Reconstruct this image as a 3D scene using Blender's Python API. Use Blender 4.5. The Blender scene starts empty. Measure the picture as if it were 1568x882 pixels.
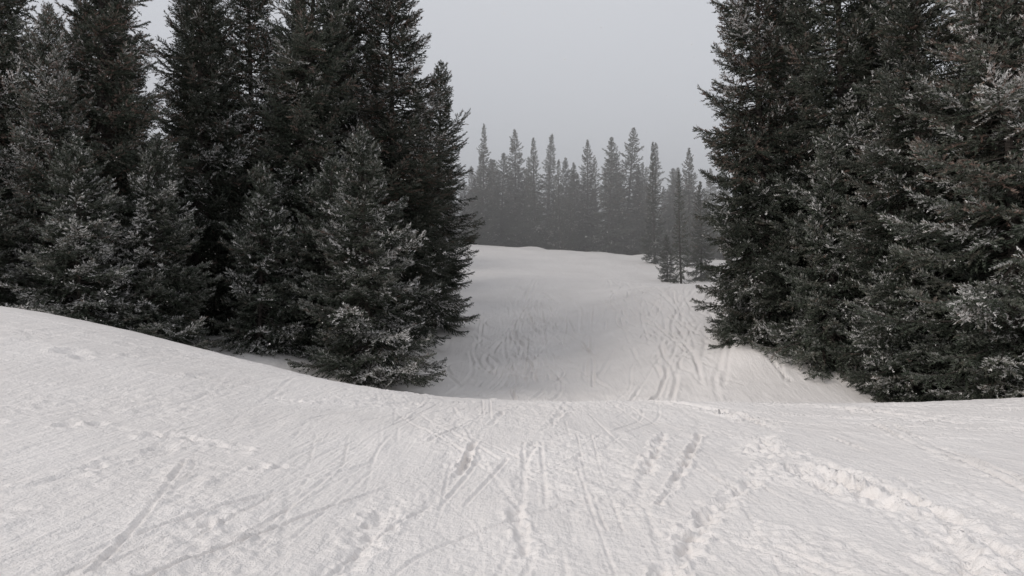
import bpy, math, numpy as np
from mathutils import Vector
rng=np.random.default_rng(7)
S=bpy.context.scene
S.view_settings.view_transform='Standard'
S.view_settings.look='None'
S.view_settings.exposure=0

# ------------------------------------------------------------------ noise
def _h(ix,iy,s):
    n=(ix.astype(np.int64)*374761393+iy.astype(np.int64)*668265263+s*974634777)&0xffffffff
    n=((n^(n>>13))*1274126177)&0xffffffff
    n=n^(n>>16)
    return (n&0xffffff)/float(0xffffff)
def vn(x,y,s=0):
    x=np.asarray(x,float);y=np.asarray(y,float)
    ix=np.floor(x);iy=np.floor(y);fx=x-ix;fy=y-iy
    fx=fx*fx*fx*(fx*(fx*6-15)+10);fy=fy*fy*fy*(fy*(fy*6-15)+10)
    a=_h(ix,iy,s);b=_h(ix+1,iy,s);c=_h(ix,iy+1,s);d=_h(ix+1,iy+1,s)
    return ((a*(1-fx)+b*fx)*(1-fy)+(c*(1-fx)+d*fx)*fy)*2-1
def sst(a,b,x):
    t=np.clip((x-a)/(b-a),0,1);return t*t*(3-2*t)
def sinterp(x,xs,ys,k=1.0):
    o=0
    for d,w in((-1,.15),(-.5,.2),(0,.3),(.5,.2),(1,.15)):
        o=o+w*np.interp(x+d*k,xs,ys)
    return o
# ------------------------------------------------------------------ terrain
CX=[-60,-30,-20,-12.9,-10.4,-7.94,-5.48,-3.67,-1.38,0,4,9.6,12.9,30,60]
CZ=[1.5,1.0,.5,-.25,-.74,-1.32,-1.9,-2.27,-2.58,-2.62,-2.66,-2.70,-2.55,-1.6,-1]
VY=[0,20,24,30,35,42,48,55,62,70,85,95,110,150,420]
VZ=[-7,-5,-4.3,-4.35,-4.2,-3.5,-2.6,-1.25,.15,1.25,3.9,4.9,5.4,6.0,8.0]
def base(x,y):
    x=np.asarray(x,float);y=np.asarray(y,float)
    zc=sinterp(x,CX,CZ,1.5)
    t=np.clip(y,0,26)/20.0
    f=-1.7+(zc+1.7)*t+0.02*np.maximum(-y,0)*.5
    q=np.maximum(y-16.5,0)
    f=f-.019*np.minimum(q,12)**2-np.maximum(q-12,0)*.6
    v=sinterp(y,VY,VZ,4)
    m=sst(24,36,y)*(1-sst(52,64,y))
    v=v+m*1.7*sst(2,12,x)+(.35+.65*sst(24,32,y))*(1-sst(50,66,y))*1.9*sst(0,13,-x)
    v=v-.055*sst(60,72,y)*np.clip(x,-25,30)
    v=v+.38*np.exp(-((y-64.5)/3.4)**2)*np.exp(-((x-2)/9.)**2)
    v=v+.10*vn(x/11,y/11,3)*sst(28,45,y)+.05*vn(x/3.1,y/3.1,4)*sst(26,34,y)
    v=v+.45*np.exp(-((x-9.9)/1.2)**2-((y-33.2)/1.6)**2)
    v=v+.34*vn(x/2.6,y/4,8)*sst(84,90,y)*(1-sst(104,112,y))*sst(-6,6,x)
    k=.35
    d=np.clip((f-v)/k,-40,40)
    z=v+k*np.log1p(np.exp(d))
    z=z+.05*vn(x/3.5,y/3.0,1)*(1-sst(18,30,y))
    return z

ys=[-25.0]
while ys[-1]<420:
    y=ys[-1]
    if y<3: dy=max(.02,min(1.2,(3-y)*.12))
    elif y<24: dy=max(.016,.0036*y)
    elif y<100: dy=.0052*y
    else: dy=.03*y
    ys.append(y+dy)
Y=np.array(ys);NR=len(Y)
NC=1000
u=np.linspace(-1,1,NC);u=u*(.25+.75*np.abs(u)**2.6)
W=16+1.15*np.maximum(Y,0)
X=W[:,None]*u[None,:]
YY=np.repeat(Y[:,None],NC,1)
Z=base(X,YY)

def spline(pts,n=10):
    P=np.array(pts,float)
    if len(P)==2: return P
    P=np.vstack([2*P[0]-P[1],P,2*P[-1]-P[-2]]);o=[]
    for i in range(1,len(P)-2):
        for t in np.linspace(0,1,n,endpoint=False):
            o.append(.5*((2*P[i])+(-P[i-1]+P[i+1])*t+(2*P[i-1]-5*P[i]+4*P[i+1]-P[i+2])*t*t+(-P[i-1]+3*P[i]-3*P[i+1]+P[i+2])*t**3))
    o.append(P[-2]);return np.array(o)
GAIN=1.6
def track(pts,w=.05,d=.02,mess=0.,seed=0,rim=.45):
    P=spline(pts)
    d=d*GAIN
    m=w*4+.1
    y0,y1=P[:,1].min()-m,P[:,1].max()+m
    r0,r1=np.searchsorted(Y,[y0,y1])
    if r1<=r0:return
    xs=X[r0:r1];yy=YY[r0:r1]
    D=np.full(xs.shape,1e9)
    for a,b in zip(P[:-1],P[1:]):
        s0,s1=np.searchsorted(Y[r0:r1],[min(a[1],b[1])-m,max(a[1],b[1])+m])
        if s1<=s0: continue
        ax,ay=a;bx,by=b;L=(bx-ax)**2+(by-ay)**2+1e-9
        xx=xs[s0:s1];y2=yy[s0:s1]
        t=np.clip(((xx-ax)*(bx-ax)+(y2-ay)*(by-ay))/L,0,1)
        D[s0:s1]=np.minimum(D[s0:s1],np.hypot(xx-ax-t*(bx-ax),y2-ay-t*(by-ay)))
    mask=D<m
    xm=xs[mask];ym=yy[mask];Dm=D[mask]
    if mess>0: Dm=np.abs(Dm+mess*w*1.2*vn(xm/.11,ym/.16,seed))
    g=-d*np.exp(-(Dm/w)**2)+rim*d*np.exp(-((Dm-1.9*w)/(.7*w))**2)
    fade=np.clip(.5+.75*vn(xm/1.3,ym/1.7,seed+50),0,1.1)
    if mess>0: g=g*(1+mess*vn(xm/.09,ym/.13,seed+9))+mess*d*.6*vn(xm/.05,ym/.06,seed+3)*np.exp(-(Dm/(2.4*w))**2)
    zz=Z[r0:r1];zz[mask]+=g*fade
def dent(x,y,r,d,mound=0.6):
    r0,r1=np.searchsorted(Y,[y-4*r,y+4*r])
    D=np.hypot((X[r0:r1]-x),(YY[r0:r1]-y)*.7)
    Z[r0:r1]+=-d*np.exp(-(D/r)**2)+mound*d*np.exp(-((D-1.7*r)/(.5*r))**2)*(.5+.5*vn(X[r0:r1]/.07,YY[r0:r1]/.07,5))

track([(-2.75,5.2),(-3.1,6.8),(-3.65,8.9)],.022,.03)
track([(-2.4,5.1),(-1.9,6.6),(-1.28,8.3)],.022,.03,.3,1)
track([(-.85,7.2),(-.62,9.2),(-.5,11.5),(-.17,15)],.04,.04,.7,2)
track([(1.0,6.9),(1.35,8.4),(1.75,10),(2.4,12.6)],.055,.05,.9,3)
track([(1.4,7.6),(1.95,9.2),(2.96,12.6)],.04,.04,.8,4)
track([(3.1,5.2),(3.5,7.2),(3.4,9.4),(3.7,11.6),(4.4,15),(2.6,19.5)],.11,.06,1.,5)
track([(2.75,5.2),(3.1,7.2),(3.25,9.4)],.08,.045,1.,6)
track([(3.45,5.2),(3.8,7.2),(3.75,9.4),(3.9,11)],.08,.03,1.,36)
track([(1.05,5.4),(1.7,6.95),(2.6,8.6),(3.5,10.6)],.07,.04,1.,7)
track([(4.3,6.0),(4.6,8.0),(4.9,10.2),(5.1,14.2)],.03,.05,.1,8)
track([(5.1,7.6),(5.6,10),(6.2,13),(7.1,17)],.04,.05,.1,9)
track([(5.3,7.6),(5.8,10),(6.5,13),(7.4,17)],.03,.05,.1,10)
track([(9,10.5),(8.4,13),(7.7,15.8),(6.0,18.6)],.12,.07,.2,11)
track([(9.6,13.5),(8.6,16),(7.3,17.8),(5.2,19)],.10,.06,.2,12)
track([(.1,6),(.05,8),(.3,11),(.9,15),(1.3,19)],.05,.02,.9,14)
track([(-7,11),(-5.5,10.4),(-4.4,10.2),(-3.2,9.6)],.08,.025,1,15)
track([(-6.2,15.5),(-4.2,14.6),(-2.4,15.6),(-.6,17.5)],.08,.025,.9,16)
track([(-1.2,5.2),(-1.1,7.5),(-.8,9.6)],.09,.02,1,17)
track([(-4.6,5.6),(-4.4,7.2),(-4.1,9.6)],.08,.02,1,18)
track([(-3.0,5.0),(-2.9,6.0),(-2.2,8),(-1.2,11),(-.4,15)],.03,.02,.2,19)
for (x,y,r,d) in [(-5.7,10.2,.09,.07),(-5.45,10.5,.08,.06),(-4.6,10.1,.09,.07),(-4.4,10.05,.06,.05),(-2.75,8.7,.07,.06),(-2.55,8.8,.06,.06),(-3.9,9.9,.07,.05),(-3.7,10.0,.05,.04),
                  (-2.46,6.45,.05,.07),(-8.6,15.5,.2,.09),(-8.2,15.2,.12,.07),(-7.9,16.4,.1,.06),(3.4,10.9,.16,.09),(3.65,11.3,.13,.08),(3.2,10.4,.12,.07),(3.75,10.7,.12,.07),(-6.4,9.9,.08,.05)]:
    dent(x,y,r,d)
for i in range(140):
    dent(rng.uniform(-7,7),rng.uniform(4.6,15),rng.uniform(.015,.04),rng.uniform(.008,.022))
GAIN=1.35
for i in range(180):
    x0=rng.normal(0,6);y0=rng.uniform(2,15);dx=rng.normal(0,1.1)-x0*.22
    L=rng.uniform(2,10);c=rng.normal(0,.35)
    sp=rng.uniform(.10,.3)
    pts=[(x0,y0),(x0+dx*.4+c,y0+L*.45),(x0+dx,min(y0+L,21))]
    w=rng.uniform(.012,.026);d=rng.uniform(.005,.017)
    track(pts,w,d,rng.choice([0,.5]),20+i,.35)
    if rng.random()<.35: track([(p[0]+sp*(1+.3*j),p[1]) for j,p in enumerate(pts)],w,d,0,20+i,.35)
for i in range(24):
    y0=10.5+i*.42;track([(14,y0+rng.uniform(-1,1)),(9,y0+1.5),(5,y0+3.2+rng.uniform(-.5,.5)),(2,21)],rng.uniform(.035,.09),.034,.1,530+i)
for i in range(14):
    y0=10+i*.7;track([(-14,y0+rng.uniform(-1,1)),(-8,y0+1.2),(-4,y0+2.6+rng.uniform(-.5,.5)),(-.5,20)],rng.uniform(.03,.07),.018,.2,560+i)
for i in range(190):
    b=rng.random()
    if b<.36: x0=rng.normal(1.2,1.3)
    elif b<.66: x0=rng.normal(9.0,1.2)
    else: x0=rng.uniform(-3,12)
    y0=rng.uniform(30,50);L=rng.uniform(6,20);c=rng.normal(0,1.1);lean=rng.normal(.3,1.4) if b<.66 else rng.normal(-1,3.5)
    pts=[(x0-lean*.3,y0),(x0+c,y0+L*.5),(x0+lean,y0+L)]
    track(pts,rng.uniform(.05,.10),rng.uniform(.02,.075),0,150+i)
for i in range(9):
    o=i*.3+rng.normal(0,.8);y1=rng.uniform(36,50);j=rng.normal(0,.5)
    track([(3.2+o*.8+j,25+rng.uniform(0,3)),(5.2+o*.7,31),(7.0+o*.4+j,(31+y1)/2+2),(8.6+o*.2,y1)],rng.uniform(.05,.09),rng.uniform(.02,.055),.15,700+i)
for i in range(12):
    o=i*.35+rng.normal(0,.3)
    track([(-3.2+o,27),(-1.2+o*.9,34+rng.uniform(-2,2)),(0+o*.6,rng.uniform(40,50))],.07,.035,0,730+i)
for i in range(26):
    y0=rng.uniform(54,86);x0=rng.uniform(-2,9)
    track([(x0-4,y0-1.5),(x0,y0),(x0+6,y0+rng.uniform(-4,6))],.12,.05,0,750+i)
r1=np.searchsorted(Y,26)
xs=X[:r1];yy=YY[:r1]
cm=sst(.0,.6,vn(xs/1.1,yy/2.0,71)*.8+.3*vn(xs/.4,yy/.7,70)+.8*np.exp(-((xs-.1-.02*yy)/1.0)**2)-.1)
Z[:r1]+=cm*(.013*vn(xs/.07,yy/.09,72)+.013*vn(xs/.16,yy/.2,73)+.007*vn(xs/.035,yy/.04,74))
Z[:r1]+=.010*vn(xs/.35+yy*.2,yy/1.2,75)+.0025*vn(xs/.05,yy/.06,76)+.006*vn(xs/.2-yy*.1,yy/.5,79)
xs=X[r1:];yy=YY[r1:]
Z[r1:]+=.03*vn(xs/.5,yy/.9,77)*sst(-.2,.6,vn(xs/5,yy/5,78))+.012*vn(xs/.3,yy/.4,80)

def gz(x,y): return float(base(np.array([x]),np.array([y]))[0])

def mkmesh(name,V,F4=None,F3=None,mats=(),mi=None,attrs={},smooth=False):
    me=bpy.data.meshes.new(name)
    nv=len(V);n4=0 if F4 is None else len(F4);n3=0 if F3 is None else len(F3)
    me.vertices.add(nv);me.vertices.foreach_set('co',np.ascontiguousarray(V,dtype=np.float32).ravel())
    loops=np.concatenate([a.ravel() for a in (F4,F3) if a is not None and len(a)]).astype(np.int32)
    me.loops.add(len(loops));me.loops.foreach_set('vertex_index',loops)
    st=np.concatenate([np.arange(n4)*4,n4*4+np.arange(n3)*3]).astype(np.int32)
    me.polygons.add(n4+n3);me.polygons.foreach_set('loop_start',st)
    if mi is not None: me.polygons.foreach_set('material_index',mi.astype(np.int32))
    me.polygons.foreach_set('use_smooth',np.full(n4+n3,smooth))
    for m in mats: me.materials.append(m)
    for k,a in attrs.items():
        at=me.attributes.new(k,'FLOAT','POINT');at.data.foreach_set('value',a.astype(np.float32))
    me.update(calc_edges=True)
    return me
# ------------------------------------------------------------------ materials
def newmat(n):
    m=bpy.data.materials.new(n);m.use_nodes=True
    nt=m.node_tree;return m,nt,nt.nodes['Principled BSDF']
snow,nt,b=newmat('snow')
N=nt.nodes;Lk=nt.links
geo=N.new('ShaderNodeNewGeometry')
def noise(sc,det=4,vec=None,ro=.6):
    n=N.new('ShaderNodeTexNoise');n.inputs['Scale'].default_value=sc;n.inputs['Detail'].default_value=det;n.inputs['Roughness'].default_value=ro
    Lk.new(vec or geo.outputs['Position'],n.inputs['Vector']);return n
n1=noise(.35,3);r=N.new('ShaderNodeValToRGB')
r.color_ramp.elements[0].position=.3;r.color_ramp.elements[0].color=(.81,.775,.75,1)
r.color_ramp.elements[1].position=.7;r.color_ramp.elements[1].color=(.89,.855,.83,1)
Lk.new(n1.outputs['Fac'],r.inputs['Fac'])
Lk.new(r.outputs['Color'],b.inputs['Base Color'])
b.inputs['Roughness'].default_value=.7;b.inputs['Specular IOR Level'].default_value=.2
n2=noise(9,4,ro=.75)
mp=N.new('ShaderNodeMapping');mp.inputs['Scale'].default_value=(5,.6,1);mp.inputs['Rotation'].default_value=(0,0,.25)
Lk.new(geo.outputs['Position'],mp.inputs['Vector']);n4=noise(1.2,3,mp.outputs['Vector'])
b1=N.new('ShaderNodeBump');b1.inputs['Strength'].default_value=.9;b1.inputs['Distance'].default_value=.045;Lk.new(n2.outputs['Fac'],b1.inputs['Height'])
b3=N.new('ShaderNodeBump');b3.inputs['Strength'].default_value=.6;b3.inputs['Distance'].default_value=.06;Lk.new(n4.outputs['Fac'],b3.inputs['Height']);Lk.new(b1.outputs['Normal'],b3.inputs['Normal'])
Lk.new(b3.outputs['Normal'],b.inputs['Normal'])

def folmat(nm,gain):
    fol,nt,b=newmat(nm);N=nt.nodes;Lk=nt.links
    at=N.new('ShaderNodeAttribute');at.attribute_name='tone'
    r=N.new('ShaderNodeValToRGB');e=r.color_ramp.elements
    C=lambda a,b_,c:(a*gain,b_*gain,c*gain,1)
    e[0].position=0;e[0].color=C(.027,.035,.026);e[1].position=1;e[1].color=C(.150,.105,.085)
    x=e.new(.45);x.color=C(.056,.067,.050);x=e.new(.75);x.color=C(.102,.102,.083)
    Lk.new(at.outputs['Fac'],r.inputs['Fac'])
    oi=N.new('ShaderNodeObjectInfo');hs=N.new('ShaderNodeHueSaturation')
    mr=N.new('ShaderNodeMapRange');mr.inputs['To Min'].default_value=.75;mr.inputs['To Max'].default_value=1.2
    Lk.new(oi.outputs['Random'],mr.inputs['Value']);Lk.new(mr.outputs[0],hs.inputs['Value']);Lk.new(r.outputs['Color'],hs.inputs['Color'])
    a2=N.new('ShaderNodeAttribute');a2.attribute_name='snow'
    mx=N.new('ShaderNodeMix');mx.data_type='RGBA';Lk.new(a2.outputs['Fac'],mx.inputs['Factor']);Lk.new(hs.outputs['Color'],mx.inputs['A']);mx.inputs['B'].default_value=(.85,.83,.82,1)
    Lk.new(mx.outputs['Result'],b.inputs['Base Color']);b.inputs['Roughness'].default_value=.8;b.inputs['Specular IOR Level'].default_value=.1
    return fol
fol=folmat('spruce_needles',1.15)

bark,nt,b=newmat('spruce_bark');N=nt.nodes;Lk=nt.links
geo=N.new('ShaderNodeTexCoord');n=N.new('ShaderNodeTexNoise');n.inputs['Scale'].default_value=9;n.inputs['Detail'].default_value=4
Lk.new(geo.outputs['Object'],n.inputs['Vector']);r=N.new('ShaderNodeValToRGB')
r.color_ramp.elements[0].position=.35;r.color_ramp.elements[0].color=(.025,.021,.018,1);r.color_ramp.elements[1].position=.7;r.color_ramp.elements[1].color=(.10,.085,.075,1)
Lk.new(n.outputs['Fac'],r.inputs['Fac']);Lk.new(r.outputs['Color'],b.inputs['Base Color']);b.inputs['Roughness'].default_value=.9

# ------------------------------------------------------------------ ground
idx=np.arange(NR*NC).reshape(NR,NC)
F=np.stack([idx[:-1,:-1],idx[:-1,1:],idx[1:,1:],idx[1:,:-1]],-1).reshape(-1,4)
me=mkmesh('snow_ground',np.stack([X,YY,Z],-1).reshape(-1,3),F4=F,mats=[snow],smooth=True)
g=bpy.data.objects.new('snow_ground',me);S.collection.objects.link(g)

# ------------------------------------------------------------------ spruce generator
def nrm(v): return v/(np.linalg.norm(v,axis=-1,keepdims=True)+1e-9)
def spruce(name,seed,H,R,dens=1.,tri=1.,snowy=.3,col=.7,bare=.03,brown=.5,tipmin=.16,nbk=27,mat=None,per=2):
    g=np.random.default_rng(seed)
    bend=lambda z:np.stack([.012*H*np.sin(z/H*3+seed),.012*H*np.cos(z/H*2.3+seed)-.012*H*math.cos(seed),0*z],-1)
    nb=int(H*nbk*dens)
    t=bare+(1-bare)*(np.arange(nb)+g.random(nb))/nb
    az=np.arange(nb)*2.39996+g.normal(0,.35,nb)
    prof=(1-t)**col*np.minimum(1,.72+2.2*t)
    ca,sa=np.cos(az),np.sin(az)
    lump=1+.40*vn(ca*1.6+t*H/1.25,sa*1.6+t*H*.35,seed)+.26*vn(ca*3+9,sa*3+t*H/.5,seed+1)
    L=np.maximum(R*prof*lump*g.uniform(.66,1.18,nb),(tipmin+.1*g.random(nb))*np.clip((1-t)*14,.35,1))
    el=np.radians(-20+58*t**1.6+g.normal(0,9,nb))
    z0=t*H*.985
    P0=np.stack([0*z0,0*z0,z0],-1)+bend(z0)
    bsn=np.clip(g.normal(.5,.4,nb),0,1.2)*np.clip(.5+1.3*vn(ca*1.5+3,sa*1.5+t*H/1.3,seed+7),0,1.5)
    def bp(i,s):
        l=L[i];r=l*s*np.cos(el[i])
        z=l*(np.sin(el[i])*s-.30*s*(1-.25*s)*(1-t[i])+.28*s**3)
        sway=.07*l*np.sin(s*3+i)
        return P0[i]+np.stack([ca[i]*r-sa[i]*sway,sa[i]*r+ca[i]*sway,z],-1)
    nt_=np.maximum(4,(L*2/.125*dens).astype(int)+3)
    bi=np.repeat(np.arange(nb),nt_)
    k=np.concatenate([np.arange(n) for n in nt_]);n_=nt_[bi]
    s=.12+.88*((k+g.random(len(k)))/n_)**.85
    s=np.minimum(s,1)
    keep=(s>.22)|(L[bi]<.9)
    bi=bi[keep];k=k[keep];s=s[keep]
    B=bp(bi,s);B2=bp(bi,np.minimum(s+.04,1.05));D0=nrm(B2-B+1e-6)
    side=np.where(k%2==0,1,-1)
    ang=side*np.radians(g.normal(50,14,len(k)))*(1-.55*s**4)
    c,sn=np.cos(ang),np.sin(ang)
    D=np.stack([D0[:,0]*c-D0[:,1]*sn,D0[:,0]*sn+D0[:,1]*c,D0[:,2]+g.normal(-.14,.24,len(k))],-1);D=nrm(D)
    tl=np.clip(L[bi]*.42*(1-s)**.7+.10,.10,.75)*g.uniform(.7,1.25,len(k))
    tl=np.minimum(tl,.08+.9*L[bi])
    tone_t=np.clip(g.normal(.42,.16,len(k))+.18*vn(az[bi]*1.5,z0[bi]/.9,seed+3)+.12*(s-.5)+brown*.55*(t[bi]>.35)*(g.random(len(k))<.30),0,1)
    tws=(g.random(len(k))<snowy*2.1*bsn[bi]*(.25+.75*s)*(.5+.6*(1-t[bi])))*g.uniform(.4,1,len(k))
    step=.062/dens**.5
    nn=np.maximum(2,(tl/step).astype(int))
    ti=np.repeat(np.arange(len(k)),nn*per)
    q=np.concatenate([np.repeat((np.arange(n)+.5)/n,per) for n in nn])
    C=B[ti]+D[ti]*(tl[ti]*q)[:,None];C[:,2]-=.10*(tl[ti]*q)**1.5
    rv=g.normal(0,1,(len(ti),3));rv-=D[ti]*(rv*D[ti]).sum(1)[:,None];rv=nrm(rv)
    nd=nrm(D[ti]*.75+rv*.62+np.array([0,0,.12]))
    ln=(.102*tri*g.uniform(.7,1.3,len(ti)))[:,None];w=(.023*tri*g.uniform(.7,1.4,len(ti)))[:,None]
    wd=nrm(np.cross(nd,g.normal(0,1,(len(ti),3))))
    V=np.stack([C-wd*w,C+wd*w,C+nd*ln],1).reshape(-1,3)
    sn_=np.where((g.random(len(ti))<.35+.75*np.clip(rv[:,2]+.2,0,1)),tws[ti]*g.uniform(.7,1,len(ti)),0)
    sn_=np.maximum(sn_,.10*snowy/.3*(s[ti]**2)*np.clip(rv[:,2]+.3,0,1))
    tone=np.repeat(tone_t[ti],3);snv=np.repeat(sn_,3)
    F3=np.arange(len(V)).reshape(-1,3)
    ss=np.array([0,.33,.66,.95])
    I=np.arange(nb)
    rings=[]
    for j,sv in enumerate(ss):
        c0=bp(I,np.full(nb,sv));rad=(.006+.011*L)*(1-.85*sv)
        tang=np.stack([-sa,ca,0*az],-1)
        for a in (0,2.09,4.19):
            rings.append(c0+(tang*math.cos(a)+np.array([0,0,1])*math.sin(a))*rad[:,None])
    RV=np.stack(rings,1);off=len(V)
    V=np.vstack([V,RV.reshape(-1,3)])
    fb=[]
    for j in range(3):
        for a in range(3):
            fb.append([j*3+a,j*3+(a+1)%3,j*3+3+(a+1)%3,j*3+3+a])
    F4=(np.array(fb)[None]+off+(np.arange(nb)*12)[:,None,None]).reshape(-1,4)
    off=len(V);K=24;M=10;zz=np.linspace(-.6,H,K);tr=(.018*H)*(1-np.clip(zz,0,H)/H)**.9*.62+.012+.12*np.exp(-np.maximum(zz,0)/.35)*.018*H
    ct=np.stack([0*zz,0*zz,zz],-1)+bend(zz);aa=np.arange(M)*2*math.pi/M
    TV=ct[:,None]+np.stack([np.cos(aa),np.sin(aa),0*aa],-1)[None]*tr[:,None,None]*(1+.08*np.sin(aa*3+1))[None,:,None]
    V=np.vstack([V,TV.reshape(-1,3)])
    ii=np.arange(K*M).reshape(K,M)+off;jj=np.roll(ii,-1,1)
    T4=np.stack([ii[:-1],jj[:-1],jj[1:],ii[1:]],-1).reshape(-1,4)
    F4=np.vstack([F4,T4])
    ex=len(V)-len(tone)
    tone=np.concatenate([tone,np.full(ex,.3)]);snv=np.concatenate([snv,np.zeros(ex)])
    mi=np.concatenate([np.ones(len(F4)),np.zeros(len(F3))])
    me=mkmesh(name,V,F4=F4,F3=F3,mats=[mat or fol,bark],mi=mi,attrs={'tone':tone,'snow':snv})
    print(name,len(F3),len(F4));return me,H
TALL=[spruce('spruce_tall_mesh_a',1,20,3.1,snowy=.36,col=.56,bare=.05),spruce('spruce_tall_mesh_b',2,20,2.9,snowy=.32,col=.45,brown=.9,bare=.05),
      spruce('spruce_tall_mesh_c',3,20,3.3,snowy=.36,col=.62,bare=.05),spruce('spruce_snowy_mesh',4,18,3.2,snowy=.75,col=.52,brown=.8)]
SMALL=[spruce('spruce_small_mesh_a',11,9,2.5,dens=1.1,snowy=.9,col=.64,bare=.03,brown=.15),spruce('spruce_small_mesh_b',12,7,1.9,dens=1.1,snowy=.85,col=.64,bare=.04,brown=.15)]
FAR=[spruce('spruce_far_mesh_a',21,14,2.3,dens=.6,tri=1.5,snowy=.2,col=.72,tipmin=.08),spruce('spruce_far_mesh_b',22,14,1.9,dens=.6,tri=1.5,snowy=.2,col=.85,tipmin=.06),
     spruce('spruce_far_mesh_c',23,14,2.7,dens=.6,tri=1.5,snowy=.2,col=.62,tipmin=.08),spruce('spruce_far_mesh_d',24,14,2.1,dens=.45,tri=1.5,snowy=.2,col=.85,tipmin=.07)]
def put(v,x,y,h,wid=1.,rot=None,parent=None,name='spruce_tree'):
    me,H=v;o=bpy.data.objects.new(name,me);S.collection.objects.link(o)
    s=h/H;o.scale=(s*wid,s*wid,s);o.location=(x,y,gz(x,y)-.05)
    o.rotation_euler=(rng.normal(0,.012),rng.normal(0,.012),rng.uniform(0,6.28) if rot is None else rot)
    if parent: o.parent=parent
    return o
T,SM=TALL,SMALL
put(T[2],-19.5,30,20.5,.95);put(T[1],-16.4,31.5,19.5,1.);put(T[0],-14.3,36,20.5,.85)
put(T[1],-12.3,38,21,.85);put(T[0],-9.6,36.5,21.5,.95);put(T[1],-5.9,39,20.2,1.12);put(T[0],-4.5,45.5,15.6,1.05)
put(T[2],-8.1,39.5,20.5,.85)
put(SM[0],-5.7,31,9.8,1.05);put(SM[1],-10.3,32.5,7.6);put(SM[0],-13.3,29.5,8.4,1.05);put(SM[0],-15.2,28,7.4,1.15);put(SM[1],-18.5,27.5,6.5,1.2)
put(SM[1],-7.9,33.5,8.4,1.1);put(T[3],-16.9,29.5,13,.9)
put(T[1],11.25,35,22.5,.88);put(SM[0],10.5,36,8.2,.75);put(T[0],13.6,33.5,22,1.0);put(T[2],14.5,28.5,19.5,.95)
put(T[3],16.0,25.5,18.5,1.05);put(T[3],17.9,23.5,17,1.);put(SM[0],12.6,31.5,9.5,.9);put(SM[1],14.0,27.8,6.8,1.0);put(SM[0],17.3,26.3,8,.95)
put(FAR[3],14.2,67,9.6,.8);put(FAR[1],14.7,82,12.6,.85);put(SM[1],13.7,70,4.2,.8);put(FAR[2],17,72,9,.9)
def mass(nm,lst):
    e=bpy.data.objects.new(nm,None);S.collection.objects.link(e)
    for i,(v,x,y,h,w) in enumerate(lst): put(v,x,y,h,w,parent=e,name='spruce_%d'%(i+1))
L=[]
for i in range(8):
    y=rng.uniform(46,60);x=-(9+.03*y+i*3.0);L.append((T[i%3],x,y,rng.uniform(17,20),rng.uniform(.85,1.05)))
for (x,y,h) in [(-8.5,52,17),(-7,60,15),(-12,45,18),(-16,42,19),(-20,40,19),(-23,35,19),(-25,30,18)]: L.append((T[int(y)%3],x,y,h,1))
mass('left_forest',L)
L=[]
for i in range(8):
    y=rng.uniform(40,56);x=(15+.10*(y-36)+i*3);L.append((T[i%3],x,y,rng.uniform(17,21),rng.uniform(.85,1.05)))
for (x,y,h) in [(18.5,29,19),(21,27,18),(16.5,34,20),(20,33,20),(14.2,40,19),(22,22,17)]: L.append((T[int(x)%3],x,y,h,1))
mass('right_forest',L)
L=[]
for (x,y,h,v) in [(-3.9,98,15.1,1),(-2.7,104,11.6,0),(-1.3,100,11.9,2),(.3,102,15.3,0),(1.9,106,12.4,3),(3.0,100,13.9,1),(4.8,110,16.3,1),(6.9,104,12.4,2),(7.9,100,11.5,0),
                (9.4,101,14.6,0),(11.6,108,13.1,3),(11.8,97,14.2,2),(14.4,100,16.1,0),(17.2,104,12.3,1),(17.2,96,13.7,3),(21,104,11.7,2),(20.7,92,13.2,0),(5.8,98,11.4,3),(13.2,103,12.2,2),(15.9,99,11.2,1)]:
    L.append((FAR[v],x,y,h,rng.uniform(.9,1.35)))
for i in range(34):
    L.append((FAR[(i*7)%4],-9+i*1.1+rng.normal(0,.5),rng.uniform(104,116),rng.uniform(8.5,12.5),rng.uniform(1.1,1.5)))
for i in range(60):
    y=rng.uniform(102,126);x=rng.choice([-1,1])*rng.uniform(12,52)+4;L.append((FAR[i%4],x,y,rng.uniform(8,13),rng.uniform(.9,1.3)))
for i in range(22):
    y=rng.uniform(97,104);x=rng.uniform(-6,24);L.append((FAR[i%4],x,y,rng.uniform(3,8),rng.uniform(1,1.5)))
for i in range(24):
    y=rng.uniform(66,98);sd=1 if i%2 else -1;x=sd*rng.uniform(.13*y+ (9 if sd>0 else -1.5),50);L.append((FAR[i%4],x,y,rng.uniform(10,15),rng.uniform(.9,1.2)))
mass('distant_forest',L)

# ------------------------------------------------------------------ mist on the hill, snowfall
bpy.ops.mesh.primitive_cube_add(size=1,location=(0,125,4));m=bpy.context.object;m.name='mist';m.scale=(360,150,36)
mm=bpy.data.materials.new('mist');mm.use_nodes=True;nt=mm.node_tree;nt.nodes.remove(nt.nodes['Principled BSDF'])
v=nt.nodes.new('ShaderNodeVolumeScatter');v.inputs['Density'].default_value=.0085;v.inputs['Color'].default_value=(1,.985,.98,1)
nt.links.new(v.outputs[0],nt.nodes['Material Output'].inputs['Volume']);m.data.materials.append(mm)
g2=np.random.default_rng(5);n=3600
P=np.stack([g2.uniform(-26,26,n),g2.uniform(8,36,n),g2.uniform(-2,13,n)],-1)
ok=P[:,2]>base(P[:,0],P[:,1]);P=P[ok];n=len(P)
rad=g2.uniform(.005,.010,n)
O=np.array([[1,0,0],[-1,0,0],[0,1,0],[0,-1,0],[0,0,1],[0,0,-1]],float)
V=(P[:,None]+O[None]*rad[:,None,None]).reshape(-1,3)
F=np.array([[0,2,4],[2,1,4],[1,3,4],[3,0,4],[2,0,5],[1,2,5],[3,1,5],[0,3,5]])
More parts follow.
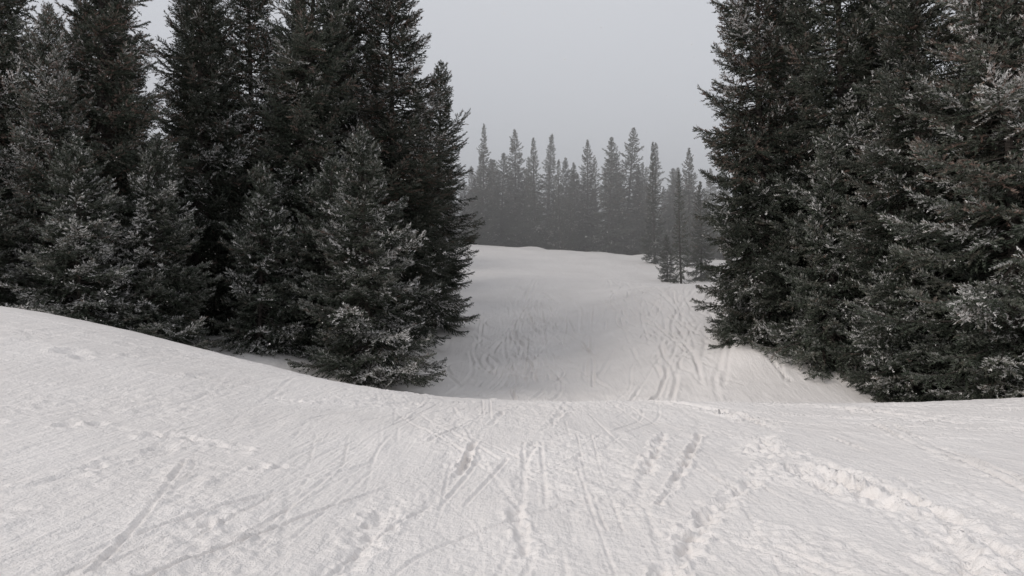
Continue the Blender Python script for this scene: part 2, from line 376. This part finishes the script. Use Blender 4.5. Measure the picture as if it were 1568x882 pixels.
F3=(F[None]+(np.arange(n)*6)[:,None,None]).reshape(-1,3)
fs=bpy.data.objects.new('falling_snow',mkmesh('falling_snow',V,F3=F3,mats=[snow]));S.collection.objects.link(fs)

# ------------------------------------------------------------------ light
el,azs=math.radians(36),math.radians(-115)
w=bpy.data.worlds.new('World');S.world=w;w.use_nodes=True;nt=w.node_tree
bg=nt.nodes['Background'];sky=nt.nodes.new('ShaderNodeTexSky');sky.sky_type='NISHITA';sky.sun_disc=False
sky.sun_elevation=el;sky.sun_rotation=azs
mx=nt.nodes.new('ShaderNodeMix');mx.data_type='RGBA';mx.inputs['Factor'].default_value=.93
nt.links.new(sky.outputs[0],mx.inputs['A'])
tc=nt.nodes.new('ShaderNodeTexCoord');nz=nt.nodes.new('ShaderNodeTexNoise');nz.inputs['Scale'].default_value=1.6;nz.inputs['Detail'].default_value=1
nt.links.new(tc.outputs['Generated'],nz.inputs['Vector'])
r=nt.nodes.new('ShaderNodeValToRGB');r.color_ramp.elements[0].position=.25;r.color_ramp.elements[0].color=(.585,.60,.645,1);r.color_ramp.elements[1].position=.75;r.color_ramp.elements[1].color=(.67,.68,.71,1)
nt.links.new(nz.outputs['Fac'],r.inputs['Fac'])
vm=nt.nodes.new('ShaderNodeVectorMath');vm.operation='SCALE';vm.inputs['Scale'].default_value=10
nt.links.new(r.outputs['Color'],vm.inputs[0]);nt.links.new(vm.outputs[0],mx.inputs['B'])
nt.links.new(mx.outputs['Result'],bg.inputs['Color']);bg.inputs['Strength'].default_value=.1
sl=bpy.data.lights.new('sun','SUN');sl.energy=1.5;sl.angle=math.radians(36);sl.color=(1,.93,.86)
so=bpy.data.objects.new('sun',sl);S.collection.objects.link(so)
d=Vector((math.sin(azs)*math.cos(el),math.cos(azs)*math.cos(el),math.sin(el)))
so.rotation_euler=d.to_track_quat('Z','Y').to_euler();so.location=d*50
# ------------------------------------------------------------------ camera
c=bpy.data.cameras.new('camera');co=bpy.data.objects.new('camera',c);S.collection.objects.link(co);S.camera=co
c.lens=28;c.sensor_width=36;c.clip_end=2000;c.clip_start=.05
co.location=(0,0,0);co.rotation_euler=(math.radians(90),0,0)
